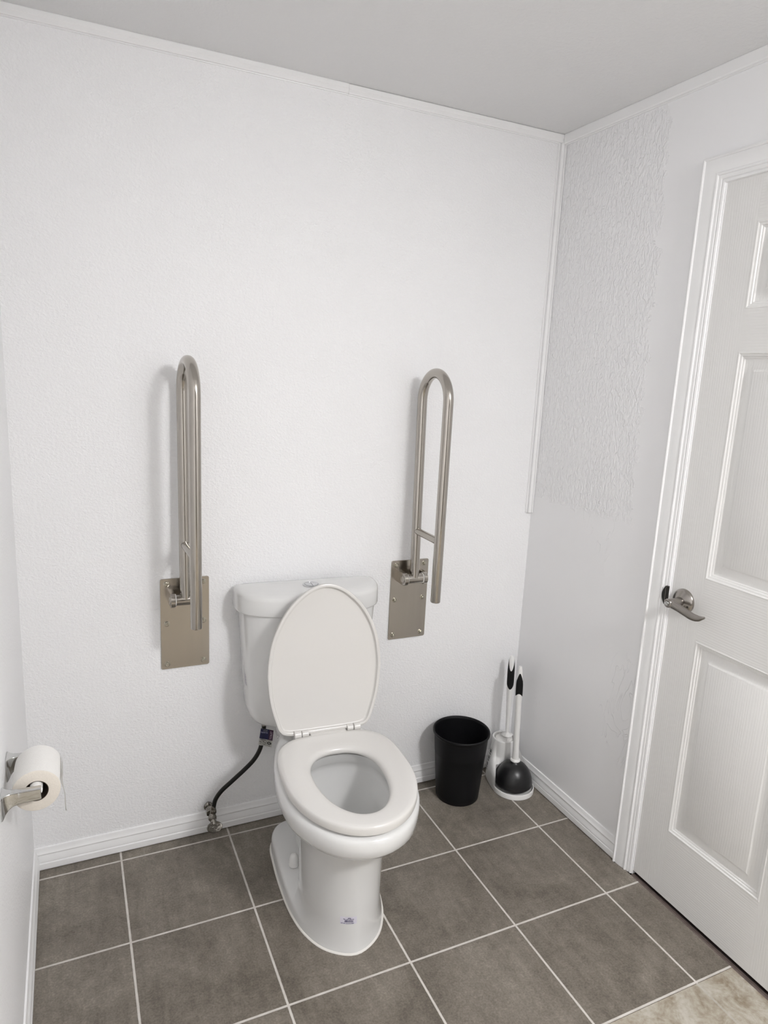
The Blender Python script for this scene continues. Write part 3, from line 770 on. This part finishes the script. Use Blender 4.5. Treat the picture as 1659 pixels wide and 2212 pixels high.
# ------------------------------------------------------------------ grab bars
GRP = 'fold-up grab bars'
def grab_bar(x, label, twist, zshift):
    root = thing('grab_bar', label, 'grab bar', (x, 0, .740+zshift), 0)
    pw, ph = .1445, .2890
    bm = bmesh.new()
    ol = rrect(pw, ph, .006, 5)
    add_loft(bm, [[(a, -.0003, b) for a, b in ol], [(a, -.0042, b) for a, b in ol], [(a*.990, -.0050, b*.995) for a, b in ol]])
    finish(bm, 'wall_plate', M['steel_plate'], root, angle=30)
    for bx in (-.0545, .0545):
        for bz in (-.1275, .003, .1285):
            bm = bmesh.new()
            add_lathe(bm, [(.0088, -.0050), (.0088, -.0062), (.0070, -.0066)], 24, (bx, 0, bz), 'y')
            a0 = random.random()
            def ring(rr, h): return [(bx+rr*cos(a0+k*pi/3), h, bz+rr*sin(a0+k*pi/3)) for k in range(6)]
            add_loft(bm, [ring(.0066, -.0060), ring(.0066, -.0112), ring(.0056, -.0122)])
            add_lathe(bm, [(.0036, -.0120), (.0036, -.0142), (.0028, -.0150), (0, -.0150)], 14, (bx, 0, bz), 'y')
            finish(bm, 'bolt', M['steel_bolt'], root, angle=30)
    hz, hy, hx = .091, -.050, -.0055
    for s in (-1, 1):
        xa, xb = (hx+s*.0300, hx+s*.0440)
        lo, hi = min(xa, xb), max(xa, xb)
        r = .0215
        out = [(-.0048, hz+r), (-.0048, hz-r)] + [(hy - r*sin(a), hz - r*cos(a)) for a in [pi*i/16 for i in range(17)]]
        bm = bmesh.new()
        cy_, cz_ = -.03, hz
        ins = [(cy_+(a-cy_)*.97, cz_+(b-cz_)*.95) for a, b in out]
        add_loft(bm, [[(lo, *p) for p in ins], [(lo+.0012, *p) for p in out], [(hi-.0012, *p) for p in out], [(hi, *p) for p in ins]])
        lug = finish(bm, 'hinge_lug', M['steel_tube'], root, angle=30)
        xo = hx+s*.0440
        bm = bmesh.new()
        add_lathe(bm, [(.0130, 0), (.0130, s*.0010), (.0118, s*.0018), (.0112, s*.0008), (0, s*.0008)], 32, (xo, hy, hz), 'x')
        finish(bm, 'pin', M['steel_tube'], lug, angle=30)
        bm = bmesh.new()
        add_lathe(bm, [(.0150, s*.0278), (.0185, s*.0278), (.0185, s*.0300), (.0150, s*.0300)], 36, (hx, hy, hz), 'x')
        wsh = finish(bm, 'washer', M['nylon'], root, angle=30); wsh['label'] = 'white nylon washer'
    bm = bmesh.new(); add_lathe(bm, [(.0165, -.0278), (.0165, .0278)], 40, (hx, hy, hz), 'x')
    finish(bm, 'hinge_barrel', M['steel_tube'], root, angle=30)
    # U shaped rail
    zt_ = .7145-.0165+.0005; rT = .0160
    yb0, yb1, yf = -.050, -.034, -.2065
    ra = (yb1-yf)/2; zc = .802 - rT - ra - zshift
    pts = [(hx, yb0, hz+.004), (hx, yb0+(yb1-yb0)*.33, hz+.2), (hx, yb0+(yb1-yb0)*.66, hz+.4), (hx, yb1, zc)]
    for i in range(1, 24): a = pi*i/24; pts.append((hx, (yb1+yf)/2 + ra*cos(a), zc + ra*sin(a)))
    pts += [(hx, yf, zc), (hx, yf, .35), (hx, yf, .060), (hx, yf, .0575)]
    rr = [rT]*(len(pts)-1) + [rT*.94]
    bm = bmesh.new(); add_tube(bm, pts, rr, 36)
    rail = finish(bm, 'rail', M['steel_tube'], root, angle=35)
    # weld seam rings
    bm = bmesh.new()
    add_tube(bm, [(hx, -.046, .2595), (hx, -.118, .2590), (hx, -.196, .2585)], .0120, 28, False)
    br = finish(bm, 'cross_brace', M['steel_tube'], root, angle=35)
    if twist:
        Mx = Matrix.Translation((hx, yb0, 0)) @ Matrix.Rotation(twist, 4, 'Z') @ Matrix.Translation((-hx, -yb0, 0))
        for o in (rail, br): o.data.transform(Mx)
    return root
grab_bar(.4465, 'brushed steel fold-up grab bar on the wall left of the toilet tank', math.radians(2.0), -.0005)
grab_bar(1.2130, 'brushed steel fold-up grab bar on the wall right of the toilet tank, above the bin', math.radians(-.3), 0)

# ------------------------------------------------------------------ toilet paper
holder = thing('toilet_paper_holder', 'chrome two-post paper holder on the left wall', 'paper holder', (0, -.654, .695))
for yc, y_in in ((-.7215, 1), (-.5875, -1)):
    bm = bmesh.new(); rings = []
    for xx, z0, z1_, hw in ((.0004, -.029, .0195, .0200), (.0025, -.029, .0195, .0200), (.0045, -.0265, .0195, .0165), (.0080, -.020, .0195, .0125), (.0130, -.0140, .0193, .0095), (.0200, -.0095, .0190, .0078), (.0300, -.0068, .0188, .0072), (.0650, -.0055, .0183, .0072), (.0675, -.0052, .0180, .0068), (.0685, -.004, .0170, .0058)):
        rings.append([(xx, yc+.654+a, b) for a, b in rrect(2*hw, z1_-z0, .0022, 3, 0, (z0+z1_)/2)])
    add_loft(bm, rings); finish(bm, 'post', M['chrome'], holder, angle=35)
bm = bmesh.new(); add_lathe(bm, [(.0090, -.0615), (.0115, -.0590), (.0115, .0580), (.0090, .0600)], 32, (.0590, 0, .0058), 'y')
rod = finish(bm, 'roller', M['white_plastic'], holder); rod['label'] = 'white plastic roller'
roll = thing('toilet_paper_roll', 'white toilet paper roll hanging on the chrome holder', 'toilet paper', (.0590, -.650, .6920))
bm = bmesh.new(); n = 64
prof = [(.0215, -.0500, 1), (.0405, -.0500, 1), (.0428, -.0485, 0), (.0432, -.03, 0), (.0432, .03, 0), (.0428, .0485, 0), (.0405, .0500, 1), (.0215, .0500, 1)]
rings = [[(r*cos(2*pi*k/n)*(1+.012*sin(2*pi*k/n*3)), h, r*sin(2*pi*k/n)) for k in range(n)] for r, h, m in prof]
vs = add_loft(bm, rings, False, False)
for f in bm.faces:
    if abs(f.calc_center_median().y) > .0490: f.material_index = 1
finish(bm, 'paper_layers', [M['paper'], M['paper_end']], roll, angle=40)
bm = bmesh.new(); add_lathe(bm, [(.0215, -.0498), (.0215, .0498), (.0203, .0498), (.0203, -.0498)], 48, (0, 0, 0), 'y', True)
cr = finish(bm, 'core', M['card'], roll, angle=40); cr['label'] = 'brown cardboard core'
bm = bmesh.new(); g = []
for i in range(15):
    t = i/14; z = .012 - .128*t
    y0 = .0490 - .002*t; y1_ = -.046 + .0885*(t**.85)
    row = []
    for j in range(9):
        s = j/8; row.append(bm.verts.new((.0436 + .0035*t + .0016*sin(9*t+4*s)+.002*s*t, y0+(y1_-y0)*s, z)))
    g.append(row)
for i in range(14):
    for j in range(8): bm.faces.new((g[i][j], g[i][j+1], g[i+1][j+1], g[i+1][j]))
bmesh.ops.solidify(bm, geom=bm.faces[:], thickness=.0005)
finish(bm, 'loose_sheet', M['paper'], roll)

# ------------------------------------------------------------------ waste bin
bin_ = thing('waste_bin', 'round black plastic waste bin on the floor right of the toilet', 'bin', (1.4020, -.1200, 0))
bm = bmesh.new()
add_lathe(bm, [(.0740, .0012), (.0770, .0004), (.0785, .003), (.0800, .020), (.0925, .176), (.0932, .178), (.0936, .182), (.0985, .2500), (.0985, .2520), (.0958, .2530), (.0905, .180), (.0770, .0060), (0, .0060)], 96)
finish(bm, 'bin_body', M['black_plastic'], bin_, angle=35)
bm = bmesh.new()
add_lathe(bm, [(.0960, .2500), (.1020, .2505), (.1035, .2530), (.1040, .2570), (.1035, .2605), (.1020, .2620), (.1000, .2610), (.0980, .2580), (.0955, .2520)], 96, (0, 0, 0), 'z', True)
finish(bm, 'rim', M['black_plastic'], bin_, angle=60)

# ------------------------------------------------------------------ caddy, brush and plunger
TX, TY = 1.6200, -.1650
cad = thing('bathroom_caddy', 'white plastic stand in the corner holding the brush and plunger', 'brush holder', (TX, TY, 0))
bm = bmesh.new()
add_lathe(bm, [(0, .0), (.0760, .0), (.0780, .0015), (.0782, .0170), (.0772, .0195), (.0752, .0205), (.0735, .0190), (.0728, .0120), (.0700, .0090), (0, .0085)], 96)
finish(bm, 'tray', M['white_plastic'], cad, angle=40)
BX, BY = .0130, .0970               # brush well, from tray centre
base_o = [(.0782, .006), (.0760, .040), (.0720, .075), (.0660, .112), (.0480, .134), (.0180, .143), (-.0150, .138), (-.0420, .122), (-.0600, .085), (-.0720, .040), (-.0780, .004)]
NB = 41
def resample(P, n):
    Q = catmull(P, 12, False); L = [0]
    for a, b in zip(Q[:-1], Q[1:]): L.append(L[-1]+math.dist(a, b))
    out = []; j = 0
    for i in range(n):
        t = L[-1]*i/(n-1)
        while j < len(L)-2 and L[j+1] < t: j += 1
        f = (t-L[j])/max(1e-9, L[j+1]-L[j]); out.append(tuple(a+(b-a)*f for a, b in zip(Q[j], Q[j+1])))
    return out
bo = resample(base_o, NB)
def arc(cx, cy, r, a0, a1, n): return [(cx+r*cos(math.radians(a0+(a1-a0)*i/(n-1))), cy+r*sin(math.radians(a0+(a1-a0)*i/(n-1)))) for i in range(n)]
bi = arc(0, 0, .0755, 177, 4, NB)        # front (inner) side follows the plunger cup
to = arc(BX, BY, .0450, -20, 200, NB); ti = arc(BX, BY, .0450, 200, 340, NB)
bm = bmesh.new(); rings = []
for z, t, k in ((.0005, 0, 1), (.018, 0.03, 1), (.045, .10, 1), (.060, .18, 1), (.075, .29, 1), (.088, .42, 1), (.100, .55, 1), (.125, .82, 1), (.145, .95, 1), (.157, 1, 1.0), (.1605, 1, .985), (.1615, 1, .955)):
    ti_ = max(0, min(1, (z-.040)/.055)); ti_ = ti_*ti_*(3-2*ti_)
    o_ = []
    for j, (a, b) in enumerate(zip(bo, to)):
        w_ = max(0, 2*j/(NB-1)-1)**3; tj = t+(max(t, ti_)-t)*w_
        o_.append((a[0]+(b[0]-a[0])*tj, a[1]+(b[1]-a[1])*tj))
    i_ = [(a[0]+(b[0]-a[0])*ti_, a[1]+(b[1]-a[1])*ti_) for a, b in zip(bi, ti)]
    rings.append([(BX+(x-BX)*k, BY+(y-BY)*k, z) for x, y in o_+i_[1:-1]])
ex = rings[-1]
rings.append([(BX+(x-BX)*.90, BY+(y-BY)*.90, .1600) for x, y, z in ex]); rings.append([(BX+(x-BX)*.88, BY+(y-BY)*.88, .150) for x, y, z in ex]); rings.append([(BX+(x-BX)*.86, BY+(y-BY)*.86, .130) for x, y, z in ex])
add_loft(bm, rings)
hol = finish(bm, 'brush_well', M['white_plastic'], cad, angle=50)
# barcode strip at the side of the well, next to the bin
bm = bmesh.new()
well_bm = bmesh.new(); well_bm.from_mesh(hol.data); wb = BVHTree.FromBMesh(well_bm); well_bm.free()
bm.free()
st2 = decal('barcode_label', wb, (-.06, .105, .075), (0, 1, 0), (0, 0, 1), (1, 0, 0), [(-.010, -.045, .010, .045)], M['tag_white'], hol, .0006, 6)
decal('label_print', wb, (-.06, .105, .075), (0, 1, 0), (0, 0, 1), (1, 0, 0), [(-.008, z, .008, z+.003+.002*((i*7) % 3)) for i, z in enumerate([-.042+.0085*k for k in range(10)])], M['tag_ink'], st2, .0011, 3)

def grip_mesh(bm, p0, p1, r_of, t0, t1, notch0, notch1, n=40):
    """black grip sleeve over a handle: its ends run in tongues (scalloped edge)."""
    rings = []
    for i in range(13):
        ring = []
        for k in range(n):
            a = 2*pi*k/n
            s0 = t0 + notch0*(.5+.5*cos(2*a)); s1 = t1 - notch1*(.5+.5*cos(2*a))
            t = s0+(s1-s0)*i/12; r = r_of(t) + .0004 + .0005*sin(pi*i/12)
            c = p0+(p1-p0)*t; ring.append((c.x+r*cos(a+GA), c.y+r*sin(a+GA), c.z))
        rings.append(ring)
    add_loft(bm, rings, False, False)
GA = math.radians(-125)
def interp(tab, t):
    for (a, va), (b, vb) in zip(tab[:-1], tab[1:]):
        if t <= b: return va+(vb-va)*max(0, (t-a))/(b-a)
    return tab[-1][1]

brush = thing('toilet_brush', 'white toilet brush with black grip standing in the corner stand, behind the plunger', 'toilet brush', (TX+BX, TY+BY, 0))
p0, p1 = Vector((.0130, .0015, .150)), Vector((.0045, .0020, .4920))
tab = [(0, .0058), (.3, .0082), (.58, .0116), (.70, .0128), (.85, .0124), (.97, .0104), (1.0, .0098)]
ro = lambda t: interp(tab, t)
bm = bmesh.new(); K = 26
add_tube(bm, [p0+(p1-p0)*(i/K) for i in range(K+1)], [ro(i/K) for i in range(K)] + [.0062], 24)
finish(bm, 'handle', M['white_plastic'], brush, angle=45)
bm = bmesh.new(); grip_mesh(bm, p0, p1, ro, .665, .965, -.050, .13); finish(bm, 'grip', M['grip'], brush, angle=50)
bm = bmesh.new(); c_ = (.0125, .001, 0)
add_lathe(bm, [(.0068, .1760), (.0100, .1725), (.0200, .1690), (.0215, .1670), (.0205, .1640), (.0060, .1610), (0, .1610)], 40, c_)
finish(bm, 'collar', M['white_plastic'], brush, angle=45)
bm = bmesh.new()
add_lathe(bm, [(0, .040), (.028, .045), (.0335, .060), (.0345, .140), (.0330, .1560), (.0250, .1600), (0, .1620)], 40, (0, 0, 0))
for v in bm.verts:
    a = math.atan2(v.co.y, v.co.x); v.co.z += .0012*sin(13*a); v.co.x *= 1+.03*sin(17*a); v.co.y *= 1+.03*sin(17*a)
finish(bm, 'bristles', M['bristle'], brush, angle=60)

pl = thing('toilet_plunger', 'black rubber plunger with white handle resting on the tray of the corner stand', 'plunger', (TX, TY, .009))
bm = bmesh.new()
add_lathe(bm, [(.0420, .0030), (.0480, .0010), (.0520, .0040), (.0560, .0125), (.0680, .0160), (.0705, .0200), (.0710, .0255), (.0690, .0300), (.0690, .0330), (.0672, .0440), (.0620, .0600), (.0530, .0760), (.0420, .0885), (.0310, .0965), (.0240, .1000), (.0185, .1045), (.0165, .1100), (.0150, .1130), (0, .1130)], 80)
finish(bm, 'cup', M['black_rubber'], pl, angle=50)
bm = bmesh.new()
add_lathe(bm, [(.0165, .1080), (.0185, .1090), (.0190, .1130), (.0175, .1150), (.0150, .1175), (0, .1175)], 40); finish(bm, 'collar', M['white_plastic'], pl, angle=45)
p0, p1 = Vector((0, 0, .112)), Vector((-.0145, .0010, .4880))
tab = [(0, .0128), (.12, .0116), (.6, .0110), (.70, .0122), (.82, .0120), (.93, .0088), (.965, .0075), (.985, .0066), (1.0, .0066)]
ro = lambda t: interp(tab, t)
bm = bmesh.new(); K = 30
add_tube(bm, [p0+(p1-p0)*(i/K) for i in range(K+1)], [ro(i/K) for i in range(K)] + [.0055], 28)
finish(bm, 'handle', M['white_plastic'], pl, angle=45)
bm = bmesh.new(); GA = math.radians(-125); grip_mesh(bm, p0, p1, ro, .690, .850, .035, -.085); finish(bm, 'grip', M['grip'], pl, angle=50)

# ------------------------------------------------------------------ light
def lamp(name, loc, size, power, col, rot=(0, 0, 0)):
    l = bpy.data.lights.new(name, 'AREA'); l.shape = 'DISK'; l.size = size; l.energy = power; l.color = col
    o = bpy.data.objects.new(name, l); C.objects.link(o); o.location = loc; o.rotation_euler = rot
    return o
pl_ = bpy.data.lights.new('ceiling_light', 'POINT'); pl_.energy = 33; pl_.shadow_soft_size = .13; pl_.color = (1.0, .995, 1.0)
lo_ = bpy.data.objects.new('ceiling_light', pl_); C.objects.link(lo_); lo_.location = (1.38, -2.60, H-.15)
lamp('ceiling_light_disc', (1.38, -2.60, H-.03),   .28, 32.5, (1.0, .995, 1.0))
w = bpy.data.worlds.new('World'); bpy.context.scene.world = w; w.use_nodes = True
w.node_tree.nodes['Background'].inputs[0].default_value = (0, 0, 0, 1)

# ------------------------------------------------------------------ camera
cam = bpy.data.cameras.new('Camera'); co = bpy.data.objects.new('Camera', cam); C.objects.link(co)
yaw, pit, rol = .4385, -.2013, .0485
F = Vector((sin(yaw)*cos(pit), cos(yaw)*cos(pit), sin(pit))); R0 = Vector((cos(yaw), -sin(yaw), 0)); U0 = R0.cross(F)
Rr = R0*cos(rol)+U0*sin(rol); Uu = -R0*sin(rol)+U0*cos(rol)
Mc = Matrix((Rr, Uu, -F)).transposed().to_4x4(); Mc.translation = Vector((.1429, -2.0487, 1.5206))
co.matrix_world = Mc
cam.sensor_fit = 'VERTICAL'; cam.sensor_height = 36; cam.lens = 1474.435/2212*36; cam.clip_start = .01
sc = bpy.context.scene; sc.camera = co
sc.view_settings.view_transform = 'Standard'; sc.view_settings.look = 'None'; sc.view_settings.exposure = 0.0; sc.view_settings.gamma = 1.0
sc.view_settings.use_curve_mapping = False
sc.cycles.use_denoising = True
sc.cycles.max_bounces = 10; sc.cycles.diffuse_bounces = 7; sc.cycles.sample_clamp_indirect = 6
